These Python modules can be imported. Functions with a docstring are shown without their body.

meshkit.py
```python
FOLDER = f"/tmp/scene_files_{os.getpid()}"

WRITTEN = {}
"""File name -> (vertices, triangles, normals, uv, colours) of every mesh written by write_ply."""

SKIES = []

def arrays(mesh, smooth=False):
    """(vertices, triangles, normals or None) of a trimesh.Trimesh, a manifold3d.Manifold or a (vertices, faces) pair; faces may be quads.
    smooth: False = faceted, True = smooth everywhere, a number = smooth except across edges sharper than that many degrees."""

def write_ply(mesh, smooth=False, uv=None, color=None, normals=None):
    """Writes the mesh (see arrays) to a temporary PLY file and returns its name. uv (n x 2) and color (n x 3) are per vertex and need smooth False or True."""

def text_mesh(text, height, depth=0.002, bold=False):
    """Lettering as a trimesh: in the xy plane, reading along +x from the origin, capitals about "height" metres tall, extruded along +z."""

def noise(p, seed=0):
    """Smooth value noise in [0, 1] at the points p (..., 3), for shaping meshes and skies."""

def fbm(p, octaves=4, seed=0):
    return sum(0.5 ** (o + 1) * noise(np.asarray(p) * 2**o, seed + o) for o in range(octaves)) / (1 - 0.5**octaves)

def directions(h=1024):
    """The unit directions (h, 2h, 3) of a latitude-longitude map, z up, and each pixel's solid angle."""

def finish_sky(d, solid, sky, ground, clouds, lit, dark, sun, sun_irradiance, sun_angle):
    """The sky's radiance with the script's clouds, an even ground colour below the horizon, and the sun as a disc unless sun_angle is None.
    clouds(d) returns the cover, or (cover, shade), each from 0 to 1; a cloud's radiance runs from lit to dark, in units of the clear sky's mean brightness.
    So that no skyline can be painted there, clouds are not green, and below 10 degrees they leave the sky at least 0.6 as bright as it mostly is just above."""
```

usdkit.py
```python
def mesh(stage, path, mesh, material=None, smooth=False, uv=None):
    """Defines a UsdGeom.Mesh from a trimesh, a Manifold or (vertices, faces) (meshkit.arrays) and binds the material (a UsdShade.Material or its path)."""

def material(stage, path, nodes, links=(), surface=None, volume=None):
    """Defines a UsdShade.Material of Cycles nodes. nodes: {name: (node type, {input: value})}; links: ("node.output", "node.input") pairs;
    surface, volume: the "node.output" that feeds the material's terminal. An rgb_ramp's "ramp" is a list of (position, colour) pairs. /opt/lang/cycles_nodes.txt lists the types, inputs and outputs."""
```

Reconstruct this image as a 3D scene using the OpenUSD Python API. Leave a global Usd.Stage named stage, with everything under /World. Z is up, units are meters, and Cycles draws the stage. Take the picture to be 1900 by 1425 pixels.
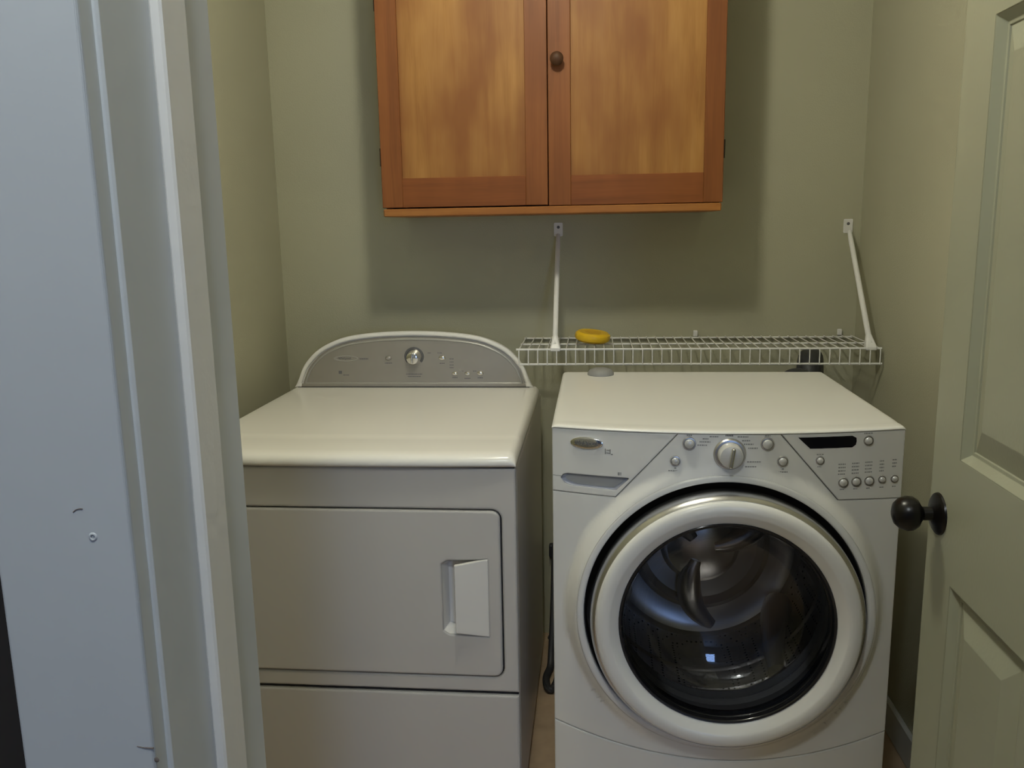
import math, random
import numpy as np, trimesh, manifold3d as m3
from manifold3d import Manifold, CrossSection
from shapely.geometry import Polygon, Point, box as sbox, LineString
from shapely.ops import unary_union
import usdkit, meshkit
from pxr import Usd, UsdGeom, UsdLux, UsdShade, Gf, Sdf
random.seed(7); np.random.seed(7)
stage = Usd.Stage.CreateInMemory()
UsdGeom.SetStageUpAxis(stage, 'Z'); UsdGeom.SetStageMetersPerUnit(stage, 1.0)
UsdGeom.Xform.Define(stage, '/World'); UsdGeom.Scope.Define(stage, '/World/Looks')

# ------------------------------------------------------------------ camera, lights, exposure
FPX, EYE = 1585.0, np.array([0.0, 0.0, 1.354])
fw = np.array([154, 297, FPX]); fw = fw / np.linalg.norm(fw)              # world +y seen by the camera (right, up, forward)
zz = -np.array([150, -8520, FPX]); zz = zz - fw * zz.dot(fw); zz = zz / np.linalg.norm(zz)
R = np.stack([-np.cross(fw, zz), fw, zz])                                # rows: world x, y, z in camera terms
right, up, ahead = R[:, 0], R[:, 1], R[:, 2]
cam = UsdGeom.Camera.Define(stage, '/World/camera')
cam.CreateHorizontalApertureAttr(36.0); cam.CreateFocalLengthAttr(36.0 * FPX / 1900)
cam.AddTransformOp().Set(Gf.Matrix4d(*right, 0, *up, 0, *(-ahead), 0, *EYE, 1))
cam.CreateClippingRangeAttr((0.02, 100))
cam.CreateExposureAttr(0.0)

dome = UsdLux.DomeLight.Define(stage, '/World/sky')
dome.CreateIntensityAttr(0.01); dome.CreateColorAttr((0.75, 0.85, 1.0))


def sphere_light(name, pos, radius, intensity, color):
    l = UsdLux.SphereLight.Define(stage, '/World/' + name)
    l.AddTranslateOp().Set(tuple(pos)); l.CreateRadiusAttr(radius)
    l.CreateIntensityAttr(intensity); l.CreateColorAttr(color)
    return l


sphere_light('laundry_lamp', (-0.17, 1.47, 2.30), 0.055, 160.0, (1.0, 0.97, 0.80))
sphere_light('hall_lamp', (-0.12, -0.02, 2.25), 0.06, 138.0, (0.90, 0.955, 0.97))
win = UsdLux.RectLight.Define(stage, '/World/hall_window_daylight')          # the daylight of a window in the hall behind the camera
win.CreateWidthAttr(1.0); win.CreateHeightAttr(1.3)
win.CreateIntensityAttr(15.0); win.CreateColorAttr((0.30, 0.50, 1.0))
win.AddTranslateOp().Set((2.35, -8.1, 1.6)); win.AddRotateXYZOp().Set((90, 0, 0))

# ------------------------------------------------------------------ helpers
used = {}


def numbered(path):
    n = used.get(path, -1) + 1
    used[path] = n
    return path if n == 0 else f'{path}_{n:03d}'


def tag(o, label=None, cat=None, group=None, kind=None):
    p = o.GetPrim() if hasattr(o, 'GetPrim') else o
    for k, v in (('label', label), ('category', cat), ('group', group), ('kind', kind)):
        if v:
            p.SetCustomDataByKey(k, v)
    return p


def ppath(parent):
    return '/World' if parent is None else str(parent.GetPath())


def obj(name, mesh, mat, parent=None, smooth=35, label=None, kind=None):
    path = numbered(ppath(parent) + '/' + name)
    if isinstance(mesh, list):
        mesh = cat(*mesh)
    m = usdkit.mesh(stage, path, mesh, MAT[mat], smooth=smooth)
    return tag(m, label, kind=kind)


def thing(name, label, category, parent=None, group=None, kind=None):
    x = UsdGeom.Xform.Define(stage, numbered('/World/' + name))
    return tag(x, label, category, group, kind)


def tm(m):
    if hasattr(m, 'to_mesh'):
        q = m.to_mesh()
        return trimesh.Trimesh(np.array(q.vert_properties[:, :3]), np.array(q.tri_verts), process=False)
    return m


def cat(*ms):
    return trimesh.util.concatenate([tm(m) for m in ms])


def box(x0, x1, y0, y1, z0, z1, b=0.0):
    """A box with chamfered edges."""
    if b <= 0:
        t = trimesh.creation.box([x1 - x0, y1 - y0, z1 - z0])
        t.apply_translation([(x0 + x1) / 2, (y0 + y1) / 2, (z0 + z1) / 2])
        return t
    pts = []
    for x, sx in ((x0, 1), (x1, -1)):
        for y, sy in ((y0, 1), (y1, -1)):
            for z, sz in ((z0, 1), (z1, -1)):
                pts += [(x, y + sy * b, z + sz * b), (x + sx * b, y, z + sz * b), (x + sx * b, y + sy * b, z)]
    return tm(Manifold.hull_points(np.array(pts, float)))


def rbox(x0, x1, y0, y1, z0, z1, r, seg=16):
    s = Manifold.sphere(r, seg)
    return Manifold.batch_hull([s.translate((x, y, z)) for x in (x0 + r, x1 - r) for y in (y0 + r, y1 - r) for z in (z0 + r, z1 - r)])


def mbox(x0, x1, y0, y1, z0, z1):
    return Manifold.cube((x1 - x0, y1 - y0, z1 - z0)).translate((x0, y0, z0))


def tube(pts, r, seg=10, caps=True):
    """A round bar through points."""
    pts = np.asarray(pts, float)
    rr = np.broadcast_to(np.asarray(r, float), len(pts))
    t = np.gradient(pts, axis=0); t /= np.linalg.norm(t, axis=1, keepdims=True)
    a = np.array([0, 0, 1.0]) if abs(t[0][2]) < 0.9 else np.array([1.0, 0, 0])
    n = np.cross(t[0], a); n /= np.linalg.norm(n)
    V, Fc = [], []
    ang = np.linspace(0, 2 * math.pi, seg, endpoint=False)
    for i in range(len(pts)):
        n = n - t[i] * n.dot(t[i]); n /= np.linalg.norm(n)
        b = np.cross(t[i], n)
        V += [pts[i] + rr[i] * (math.cos(q) * n + math.sin(q) * b) for q in ang]
    for i in range(len(pts) - 1):
        for k in range(seg):
            p, q = i * seg + k, i * seg + (k + 1) % seg
            Fc += [(p, q, q + seg), (p, q + seg, p + seg)]
    if caps:
        V += [pts[0], pts[-1]]
        c0, c1, e = len(V) - 2, len(V) - 1, (len(pts) - 1) * seg
        for k in range(seg):
            Fc += [(c0, (k + 1) % seg, k), (c1, e + k, e + (k + 1) % seg)]
    return trimesh.Trimesh(np.array(V), np.array(Fc), process=False)


def spline(pts, n=24):
    from scipy.interpolate import CubicSpline
    pts = np.asarray(pts, float)
    return CubicSpline(np.linspace(0, 1, len(pts)), pts)(np.linspace(0, 1, n))


def lathe(profile, seg=64, axis='z', at=(0, 0, 0), closed=False, keep=False):
    """Revolves (radius, height) points; axis 'y-' sends the height towards the camera (-y), 'x-' towards -x."""
    P = np.asarray(profile, float)
    n = len(P)
    ang = np.linspace(0, 2 * math.pi, seg, endpoint=False)
    V = np.stack([np.stack([P[:, 0] * math.cos(a), P[:, 0] * math.sin(a), P[:, 1]], 1) for a in ang]).reshape(-1, 3)
    Fc = []
    for k in range(seg):
        a, b = k * n, ((k + 1) % seg) * n
        for i in range(n if closed else n - 1):
            j = (i + 1) % n
            Fc += [(a + i, b + i, b + j), (a + i, b + j, a + j)]
    t = trimesh.Trimesh(V, np.array(Fc), process=False)
    t.merge_vertices(); t.update_faces(t.nondegenerate_faces())
    turn = t.volume < 0 if closed else ((t.triangles_center - t.vertices.mean(0)) * t.face_normals).sum(1).dot(t.area_faces) < 0
    if turn and not keep:
        t.invert()
    M = np.eye(4)
    if axis == 'y-':
        M[:3, :3] = [[1, 0, 0], [0, 0, -1], [0, 1, 0]]
    elif axis == 'x-':
        M[:3, :3] = [[0, 0, -1], [0, 1, 0], [1, 0, 0]]
    M[:3, 3] = at
    t.apply_transform(M)
    return t


def cs(poly):
    polys = getattr(poly, 'geoms', [poly])
    loops = []
    for p in polys:
        loops.append(np.array(p.exterior.coords)[:-1])
        loops += [np.array(h.coords)[:-1] for h in p.interiors]
    return CrossSection(loops, m3.FillRule.EvenOdd)


def extrude(poly, h, bevel=0.0):
    """Shapely polygon (or CrossSection) extruded along z, its top edge chamfered."""
    c = poly if isinstance(poly, CrossSection) else cs(poly)
    if bevel <= 0:
        return Manifold.extrude(c, h)
    m = Manifold.extrude(c, h - bevel)
    for k in range(3):
        a = (k + 1) / 3 * math.pi / 2
        m = m + Manifold.extrude(c.offset(-bevel * (1 - math.cos(a)), m3.JoinType.Round), h - bevel + bevel * math.sin(a))
    return m


def plate(poly, surf, t, back=0.0, bevel=0.0, cell=0.02):
    """A panel whose outline lies in x, z and whose front follows y = surf(x, z) - t; its back lies at surf + back."""
    m = extrude(poly, t + back, bevel).refine_to_length(cell)

    def f(v):
        v = np.asarray(v)
        return np.stack([v[:, 0], surf(v[:, 0], v[:, 1]) - (v[:, 2] - back), v[:, 1]], 1)
    return m.warp_batch(f)


def flat(y):
    return lambda x, z: np.full_like(x, y)


def rrect(x0, x1, z0, z1, r):
    return sbox(x0 + r, z0 + r, x1 - r, z1 - r).buffer(r, quad_segs=8)


def text(s, h, depth=0.0006, bold=False):
    t = meshkit.text_mesh(s, h, depth, bold)
    b = t.bounds
    t.apply_translation([-(b[0][0] + b[1][0]) / 2, -(b[0][1] + b[1][1]) / 2, 0])
    return t


def stand(mesh, x, z, surf, lift=0.0):
    """Sets a mesh lying in xy (z out) on a front surface."""
    v = np.array(tm(mesh).vertices)
    X, Zv = v[:, 0] + x, v[:, 1] + z
    v2 = np.stack([X, surf(X, Zv) - lift - v[:, 2], Zv], 1)
    return trimesh.Trimesh(v2, np.array(tm(mesh).faces), process=False)


# ------------------------------------------------------------------ materials
MAT = {}


def paint(name, color, rough=0.5, noise=0.0, nscale=6, bump=0.0, bscale=250, metallic=0.0, bevel=0.0, coat=0.0, spec=0.5):
    nodes = {'g': ('geometry', {}), 'p': ('principled_bsdf', {'roughness': rough, 'metallic': metallic, 'base_color': color, 'coat_weight': coat, 'coat_roughness': 0.15, 'specular_ior_level': spec})}
    links = []
    if noise > 0:
        nodes['n'] = ('noise_texture', {'scale': nscale, 'detail': 4})
        nodes['r'] = ('rgb_ramp', {'ramp': [(0.3, tuple(c * (1 - noise) for c in color)), (0.7, tuple(min(1, c * (1 + noise)) for c in color))]})
        links += [('g.position', 'n.vector'), ('n.fac', 'r.fac'), ('r.color', 'p.base_color')]
    if bevel > 0:
        nodes['bv'] = ('bevel', {'radius': bevel, 'samples': 4})
    if bump > 0:
        nodes['bn'] = ('noise_texture', {'scale': bscale, 'detail': 2})
        nodes['bm'] = ('bump', {'strength': bump, 'distance': 0.002})
        links += [('g.position', 'bn.vector'), ('bn.fac', 'bm.height'), ('bm.normal', 'p.normal')]
        if bevel > 0:
            links += [('bv.bevel', 'bm.normal')]
    elif bevel > 0:
        links += [('bv.bevel', 'p.normal')]
    MAT[name] = usdkit.material(stage, '/World/Looks/' + name, nodes, links, surface='p.BSDF')


def wood(name, stops, stretch=(26, 26, 1.6), blotch=2.5, mixf=0.45, rough=0.5, tint=(0.3, 0.12, 0.04)):
    nodes = {'g': ('geometry', {}), 'm': ('mapping', {'scale': stretch}), 'n': ('noise_texture', {'scale': 1.0, 'detail': 6, 'roughness': 0.6, 'distortion': 0.4}),
             'r': ('rgb_ramp', {'ramp': stops}),
             'm2': ('mapping', {'scale': (4.0, 4.0, 1.7)}), 'n2': ('noise_texture', {'scale': blotch, 'detail': 3}), 'r2': ('rgb_ramp', {'ramp': [(0.38, (0, 0, 0)), (0.62, (mixf,) * 3)]}),
             'x': ('mix', {'mix_type': 'mix', 'color2': tint}),
             'bm': ('bump', {'strength': 0.12, 'distance': 0.001}),
             'p': ('principled_bsdf', {'roughness': rough, 'coat_weight': 0.0, 'coat_roughness': 0.3, 'specular_ior_level': 0.3})}
    links = [('g.position', 'm.vector'), ('m.vector', 'n.vector'), ('n.fac', 'r.fac'), ('r.color', 'x.color1'),
             ('g.position', 'm2.vector'), ('m2.vector', 'n2.vector'), ('n2.fac', 'r2.fac'), ('r2.color', 'x.fac'),
             ('x.color', 'p.base_color'), ('n.fac', 'bm.height'), ('bm.normal', 'p.normal')]
    MAT[name] = usdkit.material(stage, '/World/Looks/' + name, nodes, links, surface='p.BSDF')


paint('wall_paint', (0.445, 0.435, 0.315), 0.75, 0.02, 3, 0.25, 220)
paint('ceiling_paint', (0.72, 0.72, 0.68), 0.8)
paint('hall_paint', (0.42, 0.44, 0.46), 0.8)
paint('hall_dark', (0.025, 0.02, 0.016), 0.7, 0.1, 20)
paint('trim_paint', (0.625, 0.645, 0.635), 0.38, 0.02, 8, 0.07, 90, bevel=0.001)
paint('trim_wear', (0.20, 0.16, 0.13), 0.7)
paint('door_paint', (0.345, 0.35, 0.255), 0.42, 0.01, 6, 0.1, 150, bevel=0.002)
paint('floor_vinyl', (0.46, 0.34, 0.225), 0.5, 0.12, 18)
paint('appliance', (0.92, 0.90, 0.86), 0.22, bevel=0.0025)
paint('appliance_shaded', (0.68, 0.655, 0.625), 0.33, 0.0, bevel=0.003)  # same white as the dryer top, with the front's shade put into the colour
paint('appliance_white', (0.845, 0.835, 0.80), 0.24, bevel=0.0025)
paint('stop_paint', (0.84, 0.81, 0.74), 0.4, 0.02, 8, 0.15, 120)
paint('silver_panel', (0.42, 0.395, 0.355), 0.36, 0.02, 30, metallic=0.55)
paint('silver_rim', (0.60, 0.59, 0.56), 0.3, metallic=0.6, bevel=0.002)
paint('chrome', (0.78, 0.77, 0.75), 0.12, metallic=1.0)
paint('trim_chrome', (0.60, 0.60, 0.61), 0.22, metallic=1.0)
paint('satin', (0.62, 0.60, 0.57), 0.3, metallic=0.9)
paint('button', (0.70, 0.69, 0.66), 0.28, metallic=0.25)
paint('seam', (0.02, 0.02, 0.022), 0.6)
paint('rubber', (0.035, 0.036, 0.04), 0.5)
paint('grey_rubber', (0.12, 0.12, 0.125), 0.45)
paint('print_grey', (0.16, 0.16, 0.17), 0.6)
paint('print_soft', (0.33, 0.33, 0.32), 0.6)
paint('display', (0.008, 0.008, 0.012), 0.18)
paint('pocket', (0.36, 0.38, 0.46), 0.35)  # shadow of the drawer pull recess, put into the base colour
paint('hose_grey', (0.28, 0.28, 0.27), 0.6)
paint('bronze', (0.006, 0.005, 0.0045), 0.28, spec=0.35)
paint('gloss_black', (0.01, 0.01, 0.012), 0.08)
paint('seam_grey', (0.42, 0.42, 0.41), 0.6)
paint('wire', (0.82, 0.81, 0.79), 0.3)
paint('yellow', (0.80, 0.50, 0.02), 0.38)
paint('yellow_deep', (0.70, 0.40, 0.015), 0.45)
paint('knob_wood', (0.075, 0.034, 0.016), 0.5, 0.15, 60, spec=0.2)
paint('iron', (0.03, 0.022, 0.018), 0.5)
wood('cabinet_panel', [(0.25, (0.29, 0.125, 0.032)), (0.5, (0.41, 0.20, 0.055)), (0.75, (0.47, 0.25, 0.078))], stretch=(30, 30, 2.2), blotch=1.5, mixf=0.85, tint=(0.24, 0.085, 0.024))
wood('cabinet_frame', [(0.25, (0.185, 0.062, 0.017)), (0.5, (0.255, 0.088, 0.025)), (0.75, (0.30, 0.11, 0.031))], stretch=(40, 40, 2), blotch=2.0, mixf=0.4, tint=(0.17, 0.054, 0.015))
wood('cabinet_rail', [(0.25, (0.19, 0.06, 0.016)), (0.5, (0.26, 0.085, 0.023)), (0.75, (0.31, 0.105, 0.03))], stretch=(2, 40, 40), blotch=2.0, mixf=0.4, tint=(0.16, 0.048, 0.014))
wood('cabinet_board', [(0.25, (0.27, 0.095, 0.022)), (0.5, (0.37, 0.145, 0.036)), (0.75, (0.44, 0.195, 0.052))], stretch=(3, 40, 40), mixf=0.35)
# stainless drum, perforated relief
MAT['drum_steel'] = usdkit.material(stage, '/World/Looks/drum_steel', {
    'g': ('geometry', {}), 'v': ('voronoi_texture', {'scale': 85.0, 'randomness': 0.15}), 'r': ('rgb_ramp', {'ramp': [(0.18, (0.03, 0.03, 0.03)), (0.26, (0.66, 0.62, 0.57))]}),
    'bm': ('bump', {'strength': 0.3, 'distance': 0.003}), 'p': ('principled_bsdf', {'metallic': 0.9, 'roughness': 0.34})},
    [('g.position', 'v.vector'), ('v.distance', 'r.fac'), ('r.color', 'p.base_color'), ('v.distance', 'bm.height'), ('bm.normal', 'p.normal')], surface='p.BSDF')
paint('drum_plain', (0.66, 0.62, 0.57), 0.27, metallic=0.9)
# door glass: dark tinted pane that reflects by the view angle
MAT['door_glass'] = usdkit.material(stage, '/World/Looks/door_glass', {
    't': ('transparent_bsdf', {'color': (0.86, 0.87, 0.90)}), 'gl': ('glossy_bsdf', {'color': (1, 1, 1), 'roughness': 0.03}), 'f': ('fresnel', {'IOR': 1.5}), 'x': ('mix_closure', {})},
    [('f.fac', 'x.fac'), ('t.BSDF', 'x.closure1'), ('gl.BSDF', 'x.closure2')], surface='x.closure')

# ------------------------------------------------------------------ the room
XL, XR, YW, ZC = -1.0, 0.79, 2.68, 2.42          # laundry closet
Y0, Y1 = 0.455, 0.592                             # the wall that holds the doorway
JL, JR, ZH = -0.26, 0.52, 2.04                    # doorway


def struct(name, mesh, mat, label, category, smooth=False):
    o = obj(name, mesh, mat, None, smooth)
    return tag(o, label, category, kind='structure')


struct('floor', box(-1.7, 3.4, -8.4, YW + 0.1, -0.05, 0.0), 'floor_vinyl', 'tan floor seen in the slit between dryer and washer', 'floor')
struct('ceiling', box(-1.7, 3.4, -8.4, YW + 0.1, ZC, ZC + 0.05), 'ceiling_paint', 'white ceiling above the laundry closet', 'ceiling')
struct('wall_back', box(XL - 0.1, XR + 0.1, YW, YW + 0.1, 0, ZC), 'wall_paint', 'pale olive back wall behind cabinet and shelf', 'wall')
struct('wall_left', box(XL - 0.1, XL, Y1, YW, 0, ZC), 'wall_paint', 'pale olive side wall left of the dryer', 'wall')
struct('wall_right', box(XR, XR + 0.1, Y1, YW, 0, ZC), 'wall_paint', 'pale olive side wall between washer and open door', 'wall')
struct('wall_front', cat(box(-1.7, JL - 0.02, Y0, Y1, 0, ZC), box(JR + 0.02, 3.4, Y0, Y1, 0, ZC), box(JL - 0.02, JR + 0.02, Y0, Y1, ZH + 0.02, ZC)),
       'hall_paint', 'wall around the doorway, seen from the hall', 'wall')
struct('dark_panel', box(-1.7, -0.3475, 0.4475, Y0, 0, 2.3), 'hall_dark', 'near-black panel added beyond the left door casing', 'wall')  # near-black panel added for the unidentified dark area beside the casing
struct('wall_hall', cat(box(-1.7, 3.4, -8.4, -8.3, 0, ZC), box(-1.7, -1.6, -8.3, Y0, 0, ZC), box(3.3, 3.4, -8.3, Y0, 0, ZC)), 'hall_paint', 'walls of the hall behind the camera', 'wall')
bb = lambda *a: box(*a, 0.004)
struct('baseboard_right', bb(XR - 0.014, XR, Y1, YW - 0.014, 0, 0.09), 'trim_paint', 'white baseboard along the right wall', 'baseboard')

# left casing, jamb and stop, close to the camera
t = thing('trim_1', 'pale blue-grey painted door casing and jamb along the left edge', 'door trim', kind='structure')


def casing_mesh(x0, x1):
    """Flat board whose inner corner is chipped by hand painting."""
    zs = np.linspace(0.0, 2.13, 220)
    q = np.array([[0, 0, z] for z in zs])
    wob = 0.0012 * (meshkit.fbm(q * 26, 4, 3) - 0.5) * np.clip((1.35 - zs) / 0.35, 0.15, 1)
    inner = [(x1 + w, z) for w, z in zip(wob, zs)]
    poly = Polygon([(x0, 0), *inner, (x0, 2.13)])
    return plate(poly, flat(Y0), Y0 - 0.4405, bevel=0.0015, cell=0.5)


cas = obj('casing', casing_mesh(-0.3475, -0.2630), 'trim_paint', t, smooth=30)
obj('jamb', box(JL - 0.02, JL, Y0 - 0.001, Y1, 0, ZH, 0.0015), 'trim_paint', t, smooth=False)
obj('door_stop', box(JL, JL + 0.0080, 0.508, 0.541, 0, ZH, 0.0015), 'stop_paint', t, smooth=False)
# dents in the paint: a filled nail hole, a scratch, a crack, a chip
nail = lathe([(0.0008, 0.0), (0.0014, 0.0006), (0.0021, 0.0006), (0.0027, 0.0)], 20, 'y-', (-0.2865, 0.4405, 1.1825))
obj('nail_hole', [nail, lathe([(0, 0.0001), (0.0013, 0.0001)], 16, 'y-', (-0.2870, 0.4405, 1.1829))], 'trim_paint', t)
obj('crack', tube([(-0.2735, 0.4404, 1.0505), (-0.2690, 0.4404, 1.0498), (-0.2632, 0.4404, 1.0497)], [0.0002, 0.0004, 0.0006], 6), 'trim_wear', t, label='dark paint crack')
obj('scratch', tube(spline([(-0.2967, 0.4404, 1.1972), (-0.2940, 0.4404, 1.1990), (-0.2908, 0.4404, 1.1992)], 8), 0.00035, 6), 'trim_wear', t, label='dark scratch')
obj('chip', lathe([(0, 0.0004), (0.0012, 0.0003), (0.0017, 0)], 12, 'y-', (-0.2624, 0.4412, 1.0415)), 'trim_wear', t, label='dark chip in the paint')
t = thing('trim_2', 'painted door casing, jamb and head on the right of the doorway', 'door trim', kind='structure')
obj('casing', box(JR + 0.0075, JR + 0.097, 0.4355, Y0, 0, 2.13, 0.0015), 'trim_paint', t, smooth=False)
obj('jamb', box(JR, JR + 0.02, Y0, Y1, 0, ZH, 0.0015), 'trim_paint', t, smooth=False)
obj('head', [box(JL, JR, Y0, Y1, ZH, ZH + 0.02, 0.0015), box(-0.267, JR + 0.0075, 0.4355, Y0, ZH + 0.0075, 2.13, 0.0015)], 'trim_paint', t, smooth=False)

# the open door, lying along the right wall: face at x = 0.52, hinge at y = 0.596, latch edge at y = 1.33
t = thing('door_1', 'white six-panel door standing open at the right with black knob', 'door', kind='structure')
DX, DT, DY0, DY1, DZ0, DZ1 = 0.520, 0.035, 0.598, 1.331, 0.012, 2.03
cols = [(0.690, 0.913), (1.014, 1.237)]
rows = [(0.20, 0.820), (1.012, 1.613), (1.70, 1.915)]
face = sbox(DY0, DZ0, DY1, DZ1)
holes = [sbox(a, b, c, d) for a, c in cols for b, d in rows]
fr = extrude(face.difference(unary_union(holes)), DT)
# local (u = y, v = z, w) -> world: x = DX + DT - w, y = u, z = v


def door_map(m):
    v = np.array(tm(m).vertices)
    return trimesh.Trimesh(np.stack([DX + DT - v[:, 2], v[:, 0], v[:, 1]], 1), np.array(tm(m).faces)[:, ::-1] if False else np.array(tm(m).faces), process=False)


def fix(m):
    m = m.copy(); m.fix_normals(); return m


obj('frame', fix(door_map(fr)), 'door_paint', t, smooth=False)


def raised_panel(a, c, b, d):
    """Sticking that slopes in, a flat ring, and a field bevelled up again."""
    rings = [(0.0, 0.0350), (0.011, 0.0235), (0.016, 0.0235), (0.017, 0.0215), (0.053, 0.0325), (0.055, 0.0330)]
    V, Fc = [], []
    for off, h in rings:
        V += [(a + off, b + off, h), (c - off, b + off, h), (c - off, d - off, h), (a + off, d - off, h)]
    for i in range(len(rings) - 1):
        for k in range(4):
            p, q = 4 * i + k, 4 * i + (k + 1) % 4
            Fc += [(p, q, q + 4), (p, q + 4, p + 4)]
    e = 4 * (len(rings) - 1)
    Fc += [(e, e + 1, e + 2), (e, e + 2, e + 3)]
    n = len(V)                                             # flat back
    V += [(a, b, 0.002), (c, b, 0.002), (c, d, 0.002), (a, d, 0.002)]
    Fc += [(n + 2, n + 1, n), (n + 3, n + 2, n)]
    for k in range(4):
        p, q = k, (k + 1) % 4
        Fc += [(q, p, n + p), (q, n + p, n + q)]
    return fix(door_map(trimesh.Trimesh(np.array(V, float), np.array(Fc), process=False)))


for a, c in cols:
    for b, d in rows:
        obj('panel', raised_panel(a, c, b, d), 'door_paint', t, smooth=False)
KY, KZ = 1.296, 0.912
k = obj('knob', lathe([(0.0, 0.068), (0.008, 0.0675), (0.017, 0.064), (0.0235, 0.057), (0.0268, 0.047), (0.0262, 0.039), (0.022, 0.032), (0.015, 0.028), (0.0105, 0.024), (0.0105, 0.010), (0.012, 0.004)], 40, 'x-', (DX, KY, KZ)), 'bronze', t, label='black round door knob')
obj('rose', lathe([(0.0, 0.011), (0.012, 0.011), (0.018, 0.008), (0.027, 0.006), (0.0315, 0.003), (0.0325, 0.0)], 40, 'x-', (DX, KY, KZ)), 'bronze', k)
obj('latch_plate', box(DX + 0.006, DX + 0.029, DY1, DY1 + 0.0015, KZ - 0.028, KZ + 0.028, 0.0005), 'bronze', t)

# ------------------------------------------------------------------ wooden wall cabinet
t = thing('wall_cabinet', 'honey-brown wooden two-door wall cabinet hung above the shelf', 'cabinet')
CX0, CX1, CY, CZ0, CZ1, SPL = -0.588, 0.340, 2.382, 1.383, 2.10, -0.1265
obj('body', [box(CX0 + 0.006, CX0 + 0.024, CY + 0.021, YW, CZ0 + 0.02, CZ1), box(CX1 - 0.024, CX1 - 0.006, CY + 0.021, YW, CZ0 + 0.02, CZ1), box(CX0 + 0.024, CX1 - 0.024, YW - 0.008, YW, CZ0 + 0.02, CZ1),
             box(CX0 + 0.024, CX1 - 0.024, CY + 0.03, YW - 0.008, 1.75, 1.768)], 'cabinet_frame', t, smooth=False)
obj('bottom_board', box(CX0 + 0.003, CX1 - 0.003, CY - 0.004, YW, CZ0, CZ0 + 0.021, 0.0025), 'cabinet_board', t, smooth=False, label='lighter orange bottom board')
obj('top_board', box(CX0 + 0.003, CX1 - 0.003, CY - 0.004, YW, CZ1, CZ1 + 0.021, 0.0025), 'cabinet_board', t, smooth=False)


def cab_door(x0, x1, z0, knob=None, sl=0.060, sr=0.060):
    z1, y0, y1 = CZ1 - 0.003, CY, CY + 0.02
    d = obj('door', box(x0 + sl - 0.006, x1 - sr + 0.006, y0 + 0.008, y0 + 0.016, z0 + 0.073, z1 - 0.073), 'cabinet_panel', t, smooth=False, label='cabinet door with a golden flat wood panel')
    obj('stile', box(x0, x0 + sl, y0, y1, z0, z1, 0.0012), 'cabinet_frame', d, smooth=False)
    obj('stile', box(x1 - sr, x1, y0, y1, z0, z1, 0.0012), 'cabinet_frame', d, smooth=False)
    obj('rail', box(x0 + sl, x1 - sr, y0 + 0.0003, y1, z0, z0 + 0.079, 0.001), 'cabinet_rail', d, smooth=False)
    obj('rail', box(x0 + sl, x1 - sr, y0 + 0.0003, y1, z1 - 0.079, z1, 0.001), 'cabinet_rail', d, smooth=False)
    return d


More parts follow.
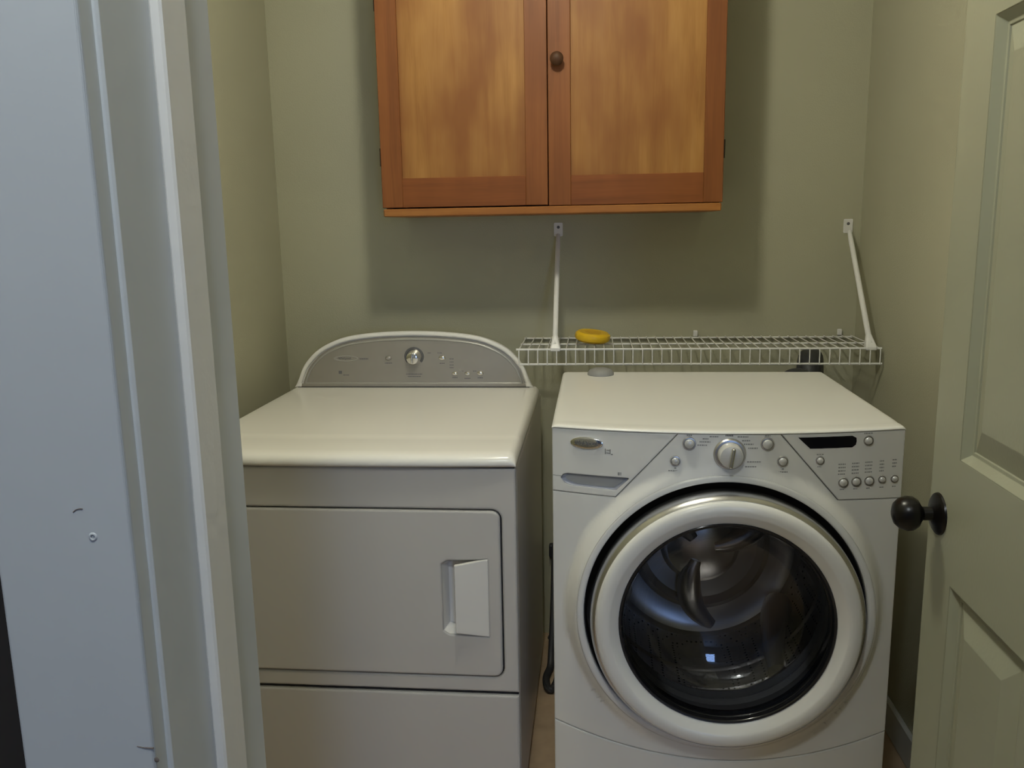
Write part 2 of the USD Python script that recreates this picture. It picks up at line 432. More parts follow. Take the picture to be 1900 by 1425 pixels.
dl = cab_door(CX0, SPL - 0.0012, CZ0 + 0.0245, sl=0.058, sr=0.060)
dr = cab_door(SPL + 0.0012, CX1, CZ0 + 0.0225, sl=0.060, sr=0.051)
obj('knob', lathe([(0, 0.030), (0.008, 0.0295), (0.0145, 0.027), (0.0178, 0.0225), (0.0175, 0.018), (0.013, 0.0135), (0.0085, 0.010), (0.0085, 0.0)], 32, 'y-', (-0.1005, CY, 1.783)), 'knob_wood', dr, label='dark round wooden knob')
for xx, s in ((CX0 - 0.0015, 1), (CX1 + 0.0015, -1)):
    for zc in (1.545, 1.95):
        h = obj('hinge', [tube([(xx, CY + 0.012, zc - 0.024), (xx, CY + 0.012, zc + 0.024)], 0.0035, 10), box(min(xx, xx + s * 0.003), max(xx, xx + s * 0.003), CY + 0.010, CY + 0.032, zc - 0.022, zc + 0.022)], 'iron', t, label='dark iron hinge')

# ------------------------------------------------------------------ white wire shelf with two struts
t = thing('wire_shelf', 'white coated wire shelf with front lip on two slanting struts', 'shelf')
SZ, SYF, SYB, SX0, SX1, LIP = 1.006, 2.40, 2.672, -0.2215, 0.781, 0.0425
rod = lambda a, b, r: tube([a, b], r, 8)
obj('front_rod', rod((SX0 - 0.002, SYF, SZ), (SX1, SYF, SZ), 0.0031), 'wire', t)
obj('lip_rod', rod((SX0 + 0.004, SYF - 0.001, SZ - LIP), (SX1 + 0.002, SYF - 0.001, SZ - LIP), 0.0031), 'wire', t)
obj('middle_rod', rod((SX0, (SYF + SYB) / 2 - 0.002, SZ - 0.004), (SX1, (SYF + SYB) / 2 - 0.002, SZ - 0.004), 0.0028), 'wire', t)
obj('back_rod', rod((SX0, SYB, SZ - 0.004), (SX1, SYB, SZ - 0.004), 0.0028), 'wire', t)
n = 37
for i in range(n + 1):
    x = SX0 + 0.006 + (SX1 - SX0 - 0.010) * i / n
    obj('cross_wire', tube([(x, SYB + 0.003, SZ), (x, SYF + 0.003, SZ), (x, SYF - 0.0025, SZ - 0.002), (x, SYF - 0.004, SZ - 0.008), (x, SYF - 0.004, SZ - LIP - 0.002)], 0.0017, 6), 'wire', t)


def strut(xw, xf, zw):
    """Pressed steel brace: flat screwed end on the wall, round pole, a hook over the front rod."""
    top, foot = np.array([xw, YW - 0.002, zw]), np.array([xf, SYF + 0.004, SZ + 0.006])
    a, b = top + (foot - top) * 0.05, top + (foot - top) * 0.985
    g = obj('strut', tube([a + (0, -0.002, 0), a + (foot - top) * 0.08, b], [0.0058, 0.0074, 0.0080], 12), 'wire', t)
    obj('wall_plate', plate(rrect(xw - 0.0135, xw + 0.0135, zw - 0.022, zw + 0.020, 0.004), flat(YW), 0.003, bevel=0.0008, cell=0.5), 'wire', g)
    obj('screw', lathe([(0, 0.0022), (0.003, 0.002), (0.0046, 0)], 16, 'y-', (xw, YW - 0.003, zw + 0.006)), 'grey_rubber', g, label='dark screw head')
    obj('hook', Manifold.batch_hull([rbox(xf - 0.014, xf + 0.016, SYF - 0.005, SYF + 0.020, SZ - 0.006, SZ + 0.007, 0.004, 12), Manifold.sphere(0.009, 16).translate(tuple(b - (foot - top) * 0.06))]), 'wire', g)


strut(-0.1125, -0.113, 1.340)
strut(0.7525, 0.752, 1.336)
for x, z in ((0.310, 1.021), (0.743, 1.023)):
    obj('wall_clip', [rbox(x - 0.007, x + 0.007, YW - 0.010, YW, z - 0.016, z + 0.0035, 0.003, 8)], 'wire', t)

# ------------------------------------------------------------------ yellow dish on the shelf
yel = thing('plastic_dish', 'small round bright yellow plastic dish lying on wire shelf by its left strut', 'dish')
prof = [(0.0, 0.0275), (0.024, 0.0280), (0.030, 0.0287), (0.036, 0.0292), (0.044, 0.0285), (0.0505, 0.023), (0.0525, 0.015), (0.050, 0.007), (0.042, 0.001), (0.0, 0.0)]
ym = lathe(prof[1:], 48)
Mt = trimesh.transformations.rotation_matrix(math.radians(6), [0, 1, 0]) @ trimesh.transformations.rotation_matrix(math.radians(4), [1, 0, 0])
pos = trimesh.transformations.translation_matrix([-0.0085, 2.505, SZ + 0.0085])
ym.apply_transform(pos @ Mt)
obj('body', ym, 'yellow', yel)
yi = lathe([(0.0, 0.0279), (0.0242, 0.0284)], 40); yi.apply_transform(pos @ Mt)
obj('inset', yi, 'yellow_deep', yel, label='deeper orange-yellow recessed middle')

# ------------------------------------------------------------------ dryer
DXL, DXR, DF, DB = -0.915, -0.166, 1.735, 2.575
t = thing('dryer', 'white clothes dryer with arched silver control console, left machine', 'clothes dryer')
inner = mbox(DXL + 0.02, DXR - 0.02, DF - 0.05, DB - 0.02, 0.05, 0.83)
obj('body', rbox(DXL, DXR, DF + 0.012, DB, 0.012, 0.850, 0.010) - mbox(-0.345, -0.22, 1.7, DF + 0.06, 0.45, 0.66), 'appliance_shaded', t)
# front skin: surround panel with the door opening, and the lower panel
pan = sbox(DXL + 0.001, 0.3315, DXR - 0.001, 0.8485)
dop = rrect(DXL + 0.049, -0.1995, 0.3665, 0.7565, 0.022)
obj('front_panel', plate(pan.difference(dop), flat(DF + 0.012), 0.012, bevel=0.004, cell=0.6), 'appliance_shaded', t)
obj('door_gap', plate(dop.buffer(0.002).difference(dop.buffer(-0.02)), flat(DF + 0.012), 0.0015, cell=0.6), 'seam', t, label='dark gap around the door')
obj('lower_panel', plate(sbox(DXL + 0.001, 0.03, DXR - 0.001, 0.3245), flat(DF + 0.012), 0.0125, bevel=0.005, cell=0.6), 'appliance_shaded', t)
obj('seam_strip', box(DXL + 0.003, DXR - 0.003, DF + 0.006, DF + 0.0125, 0.322, 0.334), 'seam', t, label='dark seam above the lower panel')
# door with a recessed pull
hx0, hx1, hz0, hz1 = -0.332, -0.232, 0.465, 0.643
dpl = dop.buffer(-0.003)
pk = Polygon([(hx0, hz0 + 0.012), (hx0 + 0.012, hz0 + 0.004), (hx1, hz0), (hx1, hz1), (hx0 + 0.012, hz1 - 0.004), (hx0, hz1 - 0.012)])
d = obj('door', plate(dpl.difference(pk), flat(DF + 0.0105), 0.0125, bevel=0.004, cell=0.6), 'appliance_shaded', t)
# pocket: walls sloping to a bottom 28 mm deep on the left
V = [(hx0, DF, hz0 + 0.012), (hx0 + 0.012, DF, hz0 + 0.004), (hx1, DF, hz0), (hx1, DF, hz1), (hx0 + 0.012, DF, hz1 - 0.004), (hx0, DF, hz1 - 0.012)]
Wb = [(hx0 + 0.010, DF + 0.026, hz0 + 0.020), (hx0 + 0.02, DF + 0.030, hz0 + 0.014), (hx1 - 0.01, DF + 0.030, hz0 + 0.014), (hx1 - 0.01, DF + 0.030, hz1 - 0.014), (hx0 + 0.02, DF + 0.030, hz1 - 0.014), (hx0 + 0.010, DF + 0.026, hz1 - 0.020)]
Fc = []
for i in range(6):
    j = (i + 1) % 6
    Fc += [(i, j, 6 + j), (i, 6 + j, 6 + i)]
Fc += [(6, 7 + i, 8 + i) for i in range(4)]
pm = trimesh.Trimesh(np.array(V + Wb), np.array(Fc)[:, ::-1], process=False)
obj('handle_pocket', pm, 'appliance', d, smooth=False)
# the grip: a plate covering the right two thirds, proud at its free left edge
gp = [(-0.3035, hz0 + 0.011), (hx1 + 0.002, hz0 - 0.001), (hx1 + 0.002, hz1 + 0.002), (-0.3035, hz1 - 0.011)]
gm = plate(Polygon(gp), lambda x, z: DF - 0.001 - 0.010 * np.clip((hx1 + 0.002 - x) / 0.07, 0, 1), 0.002, back=0.007, bevel=0.0015, cell=0.02)
obj('handle', gm, 'appliance', d)
# top with a bullnosed front edge
prof = [(DF - 0.004, 0.8525), (DF - 0.006, 0.858), (DF - 0.005, 0.866), (DF + 0.001, 0.8735), (DF + 0.012, 0.8785), (DF + 0.03, 0.8805), (1.80, 0.8812), (1.848, 0.8815), (1.862, 0.8797), (1.880, 0.8818), (1.90, 0.8822), (2.500, 0.8822), (2.512, 0.879), (2.516, 0.872), (2.516, 0.8525)]
W = DXR - DXL
xs = np.array([0, 0.003, 0.009, 0.018] + list(np.linspace(0.05, W - 0.05, 24)) + [W - 0.018, W - 0.009, W - 0.003, W])
P = np.array(prof); zc0 = 0.8525
V, Fc = [], []
for x in xs:
    e = min(x, W - x); s = 1.0 if e >= 0.018 else math.sqrt(max(0.0, 1 - ((0.018 - e) / 0.018) ** 2))
    s = 0.28 + 0.72 * s
    bow = -0.010 * (1 - ((x - W / 2) / (W / 2)) ** 2)      # the front edge swells a little
    for y, z in P:
        V.append((DXL + x, y + (bow * max(0, 1 - (y - DF) / 0.3) if y < DF + 0.3 else 0), zc0 + (z - zc0) * s))
npf = len(P)
for i in range(len(xs) - 1):
    for j in range(npf):
        a, b = i * npf + j, i * npf + (j + 1) % npf
        Fc += [(a, b, b + npf), (a, b + npf, a + npf)]
for e, flip in ((0, False), ((len(xs) - 1) * npf, True)):
    for j in range(1, npf - 1):
        Fc.append((e, e + j + 1, e + j) if not flip else (e, e + j, e + j + 1))
tp = trimesh.Trimesh(np.array(V), np.array(Fc), process=False); tp.fix_normals()
obj('top_panel', tp, 'appliance', t, smooth=40)
obj('top_gap', box(DXL + 0.004, DXR - 0.004, DF + 0.002, DB - 0.01, 0.848, 0.8535), 'seam', t, smooth=False, label='dark seam under the top')
# console
cx = -0.5445
half = [(0.3635, 0.8815), (0.3470, 0.915), (0.3340, 0.945), (0.3100, 0.975), (0.2800, 1.000), (0.2400, 1.020), (0.1950, 1.034), (0.1300, 1.043), (0.0650, 1.0475), (0.0, 1.049)]
from scipy.interpolate import CubicSpline
hp = np.array(half); tt = np.linspace(0, 1, len(hp)); hp2 = CubicSpline(tt, hp)(np.linspace(0, 1, 40))
outer = Polygon([(cx + a, b) for a, b in hp2] + [(cx - a, b) for a, b in hp2[::-1][1:]])
base = sbox(-2, 0.8815, 2, 2)
lean = lambda x, z: 2.478 + 0.10 * (z - 0.88)
inn = outer.buffer(-0.0135).union(outer.buffer(-0.0135).intersection(sbox(-2, 0.8, 2, 0.92)).buffer(0)).intersection(sbox(-2, 0.884, 2, 2))
inn = unary_union([inn, Polygon([(x, 0.884 if z < 0.897 else z) for x, z in inn.exterior.coords])]).buffer(0)
rim = outer.difference(inn.buffer(0.0005))
con = obj('console', [plate(outer.buffer(-0.007).intersection(sbox(-2, 0.8815, 2, 2)), lean, -0.004, back=0.055, cell=0.05), plate(rim, lean, 0.006, back=0.01, bevel=0.004, cell=0.05)], 'appliance', t)
fpl = inn.buffer(-0.0025)
obj('face', plate(fpl, lean, 0.000, back=0.006, bevel=0.002, cell=0.03), 'silver_panel', con, label='brushed silver control face')
ring = fpl.buffer(-0.0045).difference(fpl.buffer(-0.0105))
obj('bead', plate(ring, lean, 0.0028, bevel=0.0022, cell=0.03), 'silver_rim', con, label='raised silver bead around the face')
obj('base_seam', plate(sbox(cx - 0.352, 0.8805, cx + 0.352, 0.8838), lean, 0.0066, cell=0.1), 'seam', con, label='dark seam at the console base')
obj('foot_strip', plate(sbox(cx - 0.345, 0.8838, cx + 0.345, 0.8925), lean, 0.0035, bevel=0.001, cell=0.1), 'silver_panel', con)
face_y = lambda x, z: lean(x, z)
kx, kz = -0.5385, 0.972
kb = obj('knob', lathe([(0, 0.030), (0.012, 0.030), (0.0175, 0.0275), (0.0195, 0.022), (0.022, 0.008), (0.025, 0.003), (0.0255, 0.0)], 40, 'y-', (kx, face_y(0, kz), kz)), 'chrome', t, label='bright chrome dial')
obj('grip', rbox(kx - 0.003, kx + 0.003, face_y(0, kz) - 0.036, face_y(0, kz) - 0.026, kz - 0.016, kz + 0.016, 0.0028, 10), 'chrome', kb)
obj('dial_ring', lathe([(0.0245, 0.0016), (0.0285, 0.0016), (0.030, 0.0)], 40, 'y-', (kx, face_y(0, kz), kz)), 'grey_rubber', t, label='dark ring round the dial')
for bx, bz, r in ((-0.6165, 0.969, 0.008), (-0.4535, 0.969, 0.009), (-0.4155, 0.9228, 0.0075), (-0.3775, 0.9228, 0.0075), (-0.3395, 0.9235, 0.0085)):
    m = lathe([(0, 0.0055), (r * 0.6, 0.005), (r * 0.9, 0.003), (r, 0.0)], 24, 'y-', (0, 0, 0)); m.apply_scale([1.25, 1, 0.85]); m.apply_translation([bx, face_y(0, bz), bz])
    obj('button', m, 'chrome' if bx > -0.5 else 'silver_panel', t)
# logo: oval ring with the maker's word in it, a dark word beside it, an emblem below
ox, oz = -0.748, 0.968


def ellipse(cx_, cz_, a, b, n=48):
    return Polygon([(cx_ + a * math.cos(q), cz_ + b * math.sin(q)) for q in np.linspace(0, 2 * math.pi, n, endpoint=False)])


obj('logo_ring', plate(ellipse(ox, oz, 0.038, 0.0092).difference(ellipse(ox + 0.003, oz, 0.0315, 0.0058)), lean, 0.0014, cell=0.05), 'silver_rim', t)
obj('logo_word', stand(text('Whirlpool', 0.0062, 0.0006, True), ox - 0.003, oz, lean), 'print_grey', t)


def dash(x, z, w, h, surf):
    """Print too small to read: short broken strokes."""
    ms, a = [], x - w / 2
    while a < x + w / 2 - 0.0008:
        wl = min(random.uniform(0.0016, 0.0042), x + w / 2 - a)
        ms.append(plate(sbox(a, z - h / 2, a + wl, z + h / 2), surf, 0.0005, cell=0.1)); a += wl + 0.0010
    return ms


pr = []
pr += dash(-0.692, 0.967, 0.026, 0.0042, lean)
obj('print_word', pr, 'print_grey', t)
obj('emblem', [plate(rrect(-0.7705, -0.7605, 0.9220, 0.9310, 0.001), lean, 0.0006, cell=0.1), *dash(-0.748, 0.9185, 0.018, 0.0028, lean)], 'print_grey', t, label='small dark square emblem')
soft = []
for bx, bz, w in ((-0.6165, 0.954, 0.022), (-0.4535, 0.953, 0.015), (-0.5385, 0.921, 0.05), (-0.5385, 0.914, 0.04), (-0.425, 0.966, 0.012), (-0.425, 0.957, 0.012), (-0.425, 0.948, 0.012), (-0.425, 0.940, 0.012), (-0.4155, 0.911, 0.015), (-0.3775, 0.908, 0.018), (-0.3395, 0.910, 0.015), (-0.395, 0.930, 0.010), (-0.356, 0.930, 0.010), (-0.46, 0.984, 0.014), (-0.492, 0.984, 0.010)):
    soft += dash(bx, bz, w, 0.0026, lean)
obj('print_marks', soft, 'print_grey', t, kind='stuff')

# ------------------------------------------------------------------ washer
WC, WH, WZ = 0.2535, 0.3385, 0.963
DCX, DCZ = 0.2530, 0.588                                   # door axis
yf = lambda x: 1.655 - 0.05 * (1 - ((np.asarray(x, float) - WC) / 0.3375) ** 2)


Y = lambda y: -y        # lathe height runs towards the camera
ax = (DCX, 0.0, DCZ)


def wsurf(x, z):
    x, z = np.asarray(x, float), np.asarray(z, float)
    r = np.hypot(x - DCX, z - DCZ)
    s = np.clip((0.316 - r) / 0.028, 0, 1); s = s * s * (3 - 2 * s)
    y = yf(x)
    return y + (1.6035 - y) * s


def bsurf(x, z):
    return yf(x)


t = thing('washing_machine', 'white front-loading washing machine with round glass door, right machine', 'washing machine')
XA, XB = WC - WH, WC + WH
shell = rbox(XA, XB, 1.672, 2.262, 0.02, 0.945, 0.012) - mbox(XA + 0.02, XB - 0.02, 1.6, 2.24, 0.04, 0.93)
obj('body', shell, 'appliance_shaded', t)
full = sbox(XA, 0.03, XB, 0.9568)
toe_z = lambda x: 0.273 + 0.0485 * ((x - WC) / 0.3375) ** 2
txs = np.linspace(XA - 0.01, XB + 0.01, 41)
toe = Polygon([(XA - 0.01, -0.1), (XB + 0.01, -0.1)] + [(x, toe_z(x)) for x in txs[::-1]]).intersection(full)
drawer = Polygon([(XA - 0.02, 0.8285), (0.0404, 0.8250), (0.1648, 0.9658), (0.1655, 0.98), (XA - 0.02, 0.98)]).intersection(full)
ctrl = Polygon([(0.3425, 0.98), (0.3430, 0.9658), (0.4652, 0.8245), (XB + 0.02, 0.8205), (XB + 0.02, 0.98)]).intersection(full)
hole = Point(DCX, DCZ).buffer(0.2865, quad_segs=48)
front = full.difference(unary_union([toe.buffer(0.0012), drawer.buffer(0.0011), ctrl.buffer(0.0011), hole])).buffer(0)
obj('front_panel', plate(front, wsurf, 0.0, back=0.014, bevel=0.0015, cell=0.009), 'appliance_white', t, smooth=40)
obj('door_surround', lathe([(0.2895, Y(1.6034)), (0.2885, Y(1.6030)), (0.2830, Y(1.6029)), (0.2795, Y(1.6030)), (0.2783, Y(1.6033)), (0.2766, Y(1.6041)), (0.2753, Y(1.6058)), (0.2748, Y(1.6080)), (0.2748, Y(1.6160)), (0.2748, Y(1.6200)), (0.2860, Y(1.6200)), (0.2860, Y(1.6036))], 128, 'y-', ax, closed=True), 'appliance_white', t, smooth=60)
obj('seam_backing', plate(full.buffer(-0.004).difference(Point(DCX, DCZ).buffer(0.279, quad_segs=32)), bsurf, -0.006, back=0.016, cell=0.03), 'seam_grey', t, label='grey backing seen in the panel seams')
obj('toe_panel', plate(toe, wsurf, 0.0, back=0.014, bevel=0.002, cell=0.015), 'appliance_white', t, smooth=40)
# top: flat with rounded bowed front edge, faint raised border
pr_ = [(0.0, 0.9573), (-0.0022, 0.9588), (-0.0020, 0.9606), (0.0012, 0.9630), (0.008, 0.9642), (0.030, 0.9644), (0.040, 0.9630), (0.050, 0.9644), (0.10, 0.9646), (0.14, 0.9646), (None, 0.9646), (None, 0.956), (0.06, 0.956)]
V, Fc = [], []
xs = np.concatenate([XA + np.array([-0.001, 0.002, 0.006, 0.012]), np.linspace(XA + 0.03, XB - 0.03, 30), XB - np.array([0.012, 0.006, 0.002, -0.001])])
for x in xs:
    e = min(x - XA, XB - x) + 0.001; s = 1 if e > 0.012 else math.sqrt(max(0, 1 - ((0.012 - e) / 0.012) ** 2)); s = 0.2 + 0.8 * s
    for j, (o, z) in enumerate(pr_):
        y = 2.262 if o is None else float(yf(x)) + o
        V.append((x, y, 0.956 + (z - 0.956) * s))
npf = len(pr_)
for i in range(len(xs) - 1):
    for j in range(npf):
        a, b = i * npf + j, i * npf + (j + 1) % npf
        Fc += [(a, b, b + npf), (a, b + npf, a + npf)]
for e, fl in ((0, False), ((len(xs) - 1) * npf, True)):
    for j in range(1, npf - 1):
        Fc.append((e, e + j + 1, e + j) if not fl else (e, e + j, e + j + 1))
tp = trimesh.Trimesh(np.array(V), np.array(Fc), process=False); tp.fix_normals()
obj('top_panel', tp, 'appliance_white', t, smooth=40)
# detergent drawer with a scooped pull
pull = Polygon([(-0.0655, 0.8555), (-0.062, 0.8615), (-0.055, 0.8640), (0.0640, 0.8628), (0.0400, 0.8405), (-0.046, 0.8435), (-0.059, 0.8475)]).buffer(0.0015)
dw = obj('dispenser_drawer', plate(drawer.difference(pull), bsurf, 0.0005, back=0.014, bevel=0.0015, cell=0.02), 'appliance_white', t)
# scoop: rim ring down to a deep inner ring
pin = Polygon([(-0.0480, 0.8560), (-0.046, 0.8590), (0.050, 0.8590), (0.034, 0.8465), (-0.036, 0.8490)])
a_ = np.array(pull.simplify(0.0004).exterior.coords)[:-1]
NP = 40
ra = np.array([[*pull.exterior.interpolate(q, normalized=True).coords[0]] for q in np.linspace(0, 1, NP, endpoint=False)])
pinb = pin.buffer(0.001)
cpt = np.array([[*pinb.exterior.interpolate(pinb.exterior.project(Point(*q))).coords[0]] for q in ra])
V = [(x, float(yf(x)) - 0.0003, z) for x, z in ra] + [(x, float(yf(x)) + 0.013, z) for x, z in cpt] + [(0.0, float(yf(0.0)) + 0.0135, 0.853)]
Fc = []
for i in range(NP):
    j = (i + 1) % NP
    Fc += [(i, j, NP + j), (i, NP + j, NP + i), (NP + i, NP + j, 2 * NP)]
obj('pull_recess', trimesh.Trimesh(np.array(V), np.array(Fc)[:, ::-1], process=False), 'pocket', dw, smooth=30, label='scooped pull with its shadow painted in grey-blue')
obj('pull_seam', plate(LineString([(XA + 0.001, 0.8600), (-0.066, 0.8592)]).buffer(0.0006, cap_style=2), bsurf, 0.0007, cell=0.05), 'print_soft', dw)
# badge
bx, bz = -0.0165, 0.9312
bm = lathe([(0, 0.0048), (0.6, 0.0044), (0.82, 0.0035), (0.9, 0.0028), (0.93, 0.0034), (0.97, 0.003), (1.0, 0.0)], 48, 'y-'); bm.apply_scale([0.0325, 1, 0.0125])
v = np.array(bm.vertices); v[:, 0] += bx; v[:, 2] += bz; v[:, 1] += yf(v[:, 0]) - 0.0005; bm = trimesh.Trimesh(v, bm.faces, process=False)
bd = obj('badge', bm, 'chrome', dw, label='oval chrome maker badge')
obj('badge_word', stand(text('Whirlpool', 0.0072, 0.0006, True), bx - 0.001, bz - 0.0005, bsurf, 0.0052), 'print_grey', t, label='small dark lettering on the badge')
em = []
for k_, (a, b, w, h) in enumerate(((-0.005, 0.0, 0.0022, 0.011), (0.0012, 0.0025, 0.008, 0.0018), (0.0012, -0.0030, 0.008, 0.0018), (0.004, 0.0, 0.0022, 0.009), (0.0075, -0.0055, 0.0035, 0.0022))):
    em.append(plate(sbox(0.0255 + a - w / 2, 0.9165 + b - h / 2, 0.0255 + a + w / 2, 0.9165 + b + h / 2), bsurf, 0.0010, cell=0.1))
obj('emblem', em, 'print_soft', dw, label='small grey printed emblem')
obj('print_mark', dash(0.0480, 0.8725, 0.007, 0.006, lambda x, z: yf(x) - 0.0004), 'print_soft', dw)
# right control panel
cp = obj('control_panel', plate(ctrl, bsurf, 0.0005, back=0.014, bevel=0.0015, cell=0.02), 'appliance_white', t)
dsp = Polygon([(0.3825, 0.9505), (0.4860, 0.9508), (0.4940, 0.9465), (0.4950, 0.9400), (0.4935, 0.9330), (0.4870, 0.9282), (0.4060, 0.9284)])
obj('display', plate(dsp, bsurf, 0.0014, bevel=0.0006, cell=0.02), 'display', cp, label='blank dark display window')


def button(x, z, r, parent):
    y = float(yf(x)) - 0.0004
    o = obj('button', lathe([(0, 0.0062), (r * 0.45, 0.0058), (r * 0.72, 0.0042), (r * 0.80, 0.0020)], 24, 'y-', (x, y, z)), 'button', parent)
    obj('bezel', lathe([(r * 0.76, 0.0012), (r * 0.84, 0.0030), (r, 0.0028), (r * 1.12, 0.0)], 28, 'y-', (x, y, z)), 'satin', o, label='silver bezel')


for x, z, r in ((0.5178, 0.9398, 0.0092), (0.4255, 0.9049, 0.0080), (0.4728, 0.8593, 0.0094), (0.4982, 0.8600, 0.0094), (0.5239, 0.8600, 0.0094), (0.5498, 0.8612, 0.0074), (0.5751, 0.8608, 0.0074)):
    button(x, z, r, cp)
for x, z, r in ((0.1794, 0.9386, 0.0120), (0.1538, 0.9038, 0.0095), (0.3251, 0.9387, 0.0120), (0.3548, 0.9045, 0.0098)):
    button(x, z, r, t)
bs = lambda x, z: yf(x) - 0.0004
pm_ = []
for i, x in enumerate((0.4690, 0.4955, 0.5215, 0.5480, 0.5735)):
    for j in range(4 if i < 4 else 3):
        pm_ += dash(x, 0.8955 - 0.0065 * j + 0.0008 * i, 0.014 if i < 3 else 0.009, 0.0024, bs)
    pm_ += dash(x + 0.002, 0.8455, 0.008, 0.002, bs)
pm_ += dash(0.5178, 0.9540, 0.018, 0.0022, bs) + dash(0.4255, 0.9165, 0.013, 0.0022, bs) + dash(0.4255, 0.8925, 0.008, 0.002, bs)
obj('print_marks', pm_, 'print_soft', cp, kind='stuff')
# programme dial in the middle
dx, dz = 0.2555, 0.9190
y0 = float(yf(dx))
dl_ = obj('dial', lathe([(0, 0.026), (0.014, 0.0258), (0.0205, 0.0235), (0.0225, 0.019), (0.0235, 0.006), (0.0245, 0.002), (0.0245, 0.0)], 48, 'y-', (dx, y0, dz)), 'button', t, label='silvery programme dial')
obj('collar', lathe([(0.0235, 0.0025), (0.0245, 0.0048), (0.0280, 0.0044), (0.0305, 0.0015), (0.031, 0.0)], 48, 'y-', (dx, y0, dz)), 'satin', dl_, label='matt silver collar')
gr = rbox(-0.0042, 0.0042, -0.036, -0.022, -0.0195, 0.0195, 0.0038, 12).rotate((0, 8, 0)).translate((dx, y0, dz))
obj('grip', gr, 'chrome', dl_, label='bright chrome grip')
pm_ = dash(0.2535, 0.9555, 0.014, 0.0036, lambda x, z: yf(x))
obj('print_mark', pm_, 'print_grey', t)
pm_ = []
for x, z, w in ((0.2250, 0.9530, 0.016), (0.2095, 0.9485, 0.011), (0.2085, 0.9425, 0.020), (0.2035, 0.9360, 0.018), (0.2790, 0.9530, 0.020), (0.2850, 0.9455, 0.015), (0.2900, 0.9385, 0.018), (0.2985, 0.9308, 0.018), (0.3010, 0.9040, 0.026), (0.2955, 0.8945, 0.022), (0.2390, 0.8830, 0.026), (0.2780, 0.8840, 0.012), (0.2450, 0.8790, 0.024), (0.1530, 0.8840, 0.024), (0.1545, 0.8795, 0.018), (0.3560, 0.8835, 0.018), (0.1794, 0.9548, 0.010), (0.3251, 0.9548, 0.010), (0.3560, 0.8895, 0.004), (0.1538, 0.8895, 0.004)):
    pm_ += dash(x, z, w, 0.0024, lambda x, z: yf(x))
obj('print_marks', pm_, 'print_soft', t, kind='stuff')
# door recess and door
obj('door_recess', lathe([(0.2755, Y(1.6150)), (0.2735, Y(1.6155)), (0.2715, Y(1.660)), (0.240, Y(1.664)), (0.240, Y(1.668)), (0.280, Y(1.668)), (0.280, Y(1.6120))], 96, 'y-', ax, closed=True), 'rubber', t, label='dark gap around the round door')  # whitish recess wall coloured dark, the shade of the gap is in the material
dr_ = obj('door', lathe([(0.2525, Y(1.5660)), (0.2522, Y(1.5590)), (0.2495, Y(1.5540)), (0.2430, Y(1.5510)), (0.2350, Y(1.5500)), (0.2270, Y(1.5512)), (0.2235, Y(1.5530)), (0.2120, Y(1.5610)), (0.2070, Y(1.5650)), (0.2070, Y(1.585)), (0.2500, Y(1.585))], 128, 'y-', ax, closed=True), 'appliance_white', t, smooth=40)
obj('trim_ring', lathe([(0.2505, Y(1.5615)), (0.2535, Y(1.5610)), (0.2590, Y(1.5660)), (0.2620, Y(1.5740)), (0.2630, Y(1.5900)), (0.2625, Y(1.6080)), (0.2400, Y(1.6150)), (0.2400, Y(1.5860)), (0.2505, Y(1.5860))], 128, 'y-', ax, closed=True), 'trim_chrome', dr_, label='bright metal rim of the door')
obj('glass', lathe([(0.1990, Y(1.5740)), (0.1960, Y(1.5755)), (0.1925, Y(1.5880)), (0.1850, Y(1.6150)), (0.1650, Y(1.6480)), (0.1300, Y(1.6680)), (0.0700, Y(1.6770)), (0.0, Y(1.6790))], 96, 'y-', ax, keep=True), 'door_glass', dr_, smooth=True, label='dark see-through bowl glass')
obj('inner_ring', lathe([(0.2072, Y(1.5655)), (0.2050, Y(1.5635)), (0.2020, Y(1.5640)), (0.1995, Y(1.5670)), (0.1985, Y(1.5720)), (0.1985, Y(1.6000)), (0.2072, Y(1.6000))], 128, 'y-', ax, closed=True), 'gloss_black', dr_, label='black inner ring')
obj('gasket', lathe([(0.2400, Y(1.6660)), (0.2250, Y(1.6420)), (0.2120, Y(1.6400)), (0.2060, Y(1.6520)), (0.2120, Y(1.6680)), (0.2080, Y(1.6860)), (0.2180, Y(1.7000)), (0.2420, Y(1.7000))], 96, 'y-', ax, closed=True), 'grey_rubber', t, label='dark grey rubber gasket')
dm = obj('drum', [lathe([(0.214, Y(1.7010)), (0.222, Y(1.7030)), (0.250, Y(1.7130)), (0.2540, Y(1.7300)), (0.2540, Y(1.7620)), (0.2490, Y(1.7680)), (0.2540, Y(1.7740)), (0.2540, Y(1.8500)), (0.2490, Y(1.8560)), (0.2540, Y(1.8620)), (0.2540, Y(1.9600)), (0.2400, Y(1.9950)), (0.2410, Y(1.9970)), (0.258, Y(1.9600)), (0.258, Y(1.7100))], 96, 'y-', ax)], 'drum_steel', t, smooth=30, label='perforated stainless drum')
obj('drum_back', lathe([(0.2410, Y(1.9960)), (0.2200, Y(1.9800)), (0.2000, Y(1.9920)), (0.1650, Y(1.9950)), (0.1500, Y(1.9820)), (0.1350, Y(1.9950)), (0.0950, Y(1.9970)), (0.0800, Y(1.9750)), (0.0500, Y(1.9650)), (0.0, Y(1.9630))], 96, 'y-', ax), 'drum_plain', dm, smooth=30)
for k_ in range(3):
    a = math.radians(10 + 120 * k_)
    pts = [np.array([DCX + r * math.cos(a + tw), 1.998 - 0.030 * max(0.0, 1 - r / 0.2), DCZ + r * math.sin(a + tw)]) for r, tw in ((0.03, -0.05), (0.09, 0.06), (0.15, 0.24), (0.21, 0.50))]
    obj('back_rib', tube(spline(pts, 14), 0.012 + 0.018 * np.sin(np.linspace(0.15, 2.9, 14)), 14), 'drum_plain', dm)
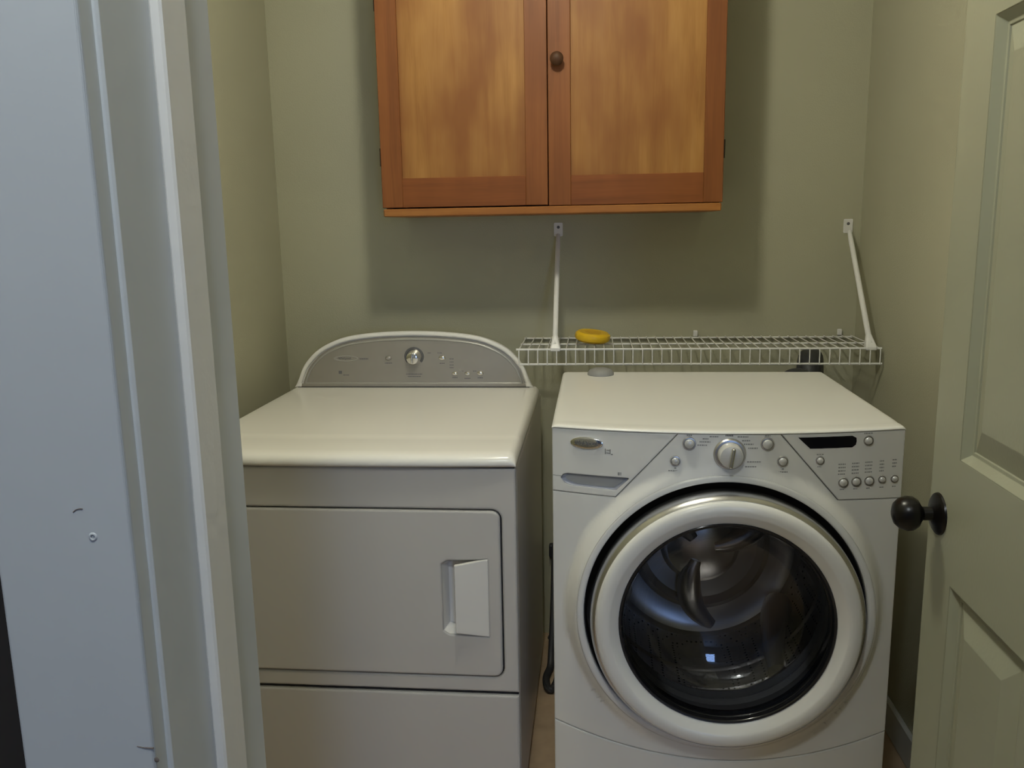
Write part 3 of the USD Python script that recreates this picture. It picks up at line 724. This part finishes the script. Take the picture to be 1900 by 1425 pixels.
for k_ in range(3):
    a = math.radians(195 + 120 * k_)
    pts = [np.array([DCX + r * math.cos(a + tw), y, DCZ + r * math.sin(a + tw)]) for r, y, tw in ((0.225, 1.725, -0.14), (0.212, 1.79, -0.07), (0.206, 1.83, 0.0), (0.208, 1.88, 0.07), (0.226, 1.955, 0.14))]
    obj('paddle', tube(spline(pts, 16), np.linspace(0.020, 0.034, 16), 14), 'drum_plain', dm)
for x in (XA + 0.05, XB - 0.05):
    for y in (1.70, 2.22):
        obj('foot', lathe([(0.0, 0.0), (0.022, 0.0), (0.022, 0.008), (0.010, 0.012), (0.010, 0.03)], 20, 'z', (x, y, 0)), 'rubber', t)

# ------------------------------------------------------------------ hoses and cord behind and between the machines
h = thing('water_hose', 'black rubber hose bend showing through the shelf lip behind the washer', 'hose')
obj('hose', tube(spline([(0.600, 2.46, 0.20), (0.602, 2.47, 0.60), (0.610, 2.485, 0.86), (0.618, 2.51, 0.935), (0.632, 2.56, 0.950), (0.645, 2.60, 0.90), (0.655, 2.62, 0.70), (0.655, 2.64, 0.58), (0.655, 2.679, 0.55)], 60), 0.036, 20), 'rubber', h)
obj('elbow', tube(spline([(0.506, 2.34, 0.80), (0.508, 2.34, 0.915), (0.525, 2.34, 0.945), (0.560, 2.36, 0.944), (0.590, 2.42, 0.925)], 30), 0.013, 12), 'rubber', h)
obj('wall_flange', lathe([(0, 0.012), (0.034, 0.012), (0.040, 0.0)], 24, 'y-', (0.655, YW, 0.55)), 'grey_rubber', h)
h = thing('grey_disc', 'small round grey disc at the back of the washer top, below the yellow dish', 'disc')
obj('dome', lathe([(0.0, 0.018), (0.018, 0.0172), (0.029, 0.013), (0.0345, 0.005), (0.0345, 0.0), (0.0, 0.0)], 32, 'z', (0.015, 2.222, 0.9647)), 'hose_grey', h)
h = thing('power_cord', 'black cord looped low in dark slit between dryer and washer', 'cord')
obj('cord', tube(spline([(-0.128, 2.665, 0.30), (-0.128, 2.60, 0.30), (-0.130, 2.52, 0.16), (-0.134, 2.46, 0.05), (-0.138, 2.42, 0.012), (-0.146, 2.36, 0.012), (-0.130, 2.30, 0.012), (-0.112, 2.36, 0.012), (-0.112, 2.44, 0.020), (-0.124, 2.50, 0.045), (-0.142, 2.52, 0.07)], 70), 0.011, 10), 'rubber', h)
obj('wall_plug', rbox(-0.150, -0.106, 2.652, YW, 0.278, 0.322, 0.006), 'rubber', h)
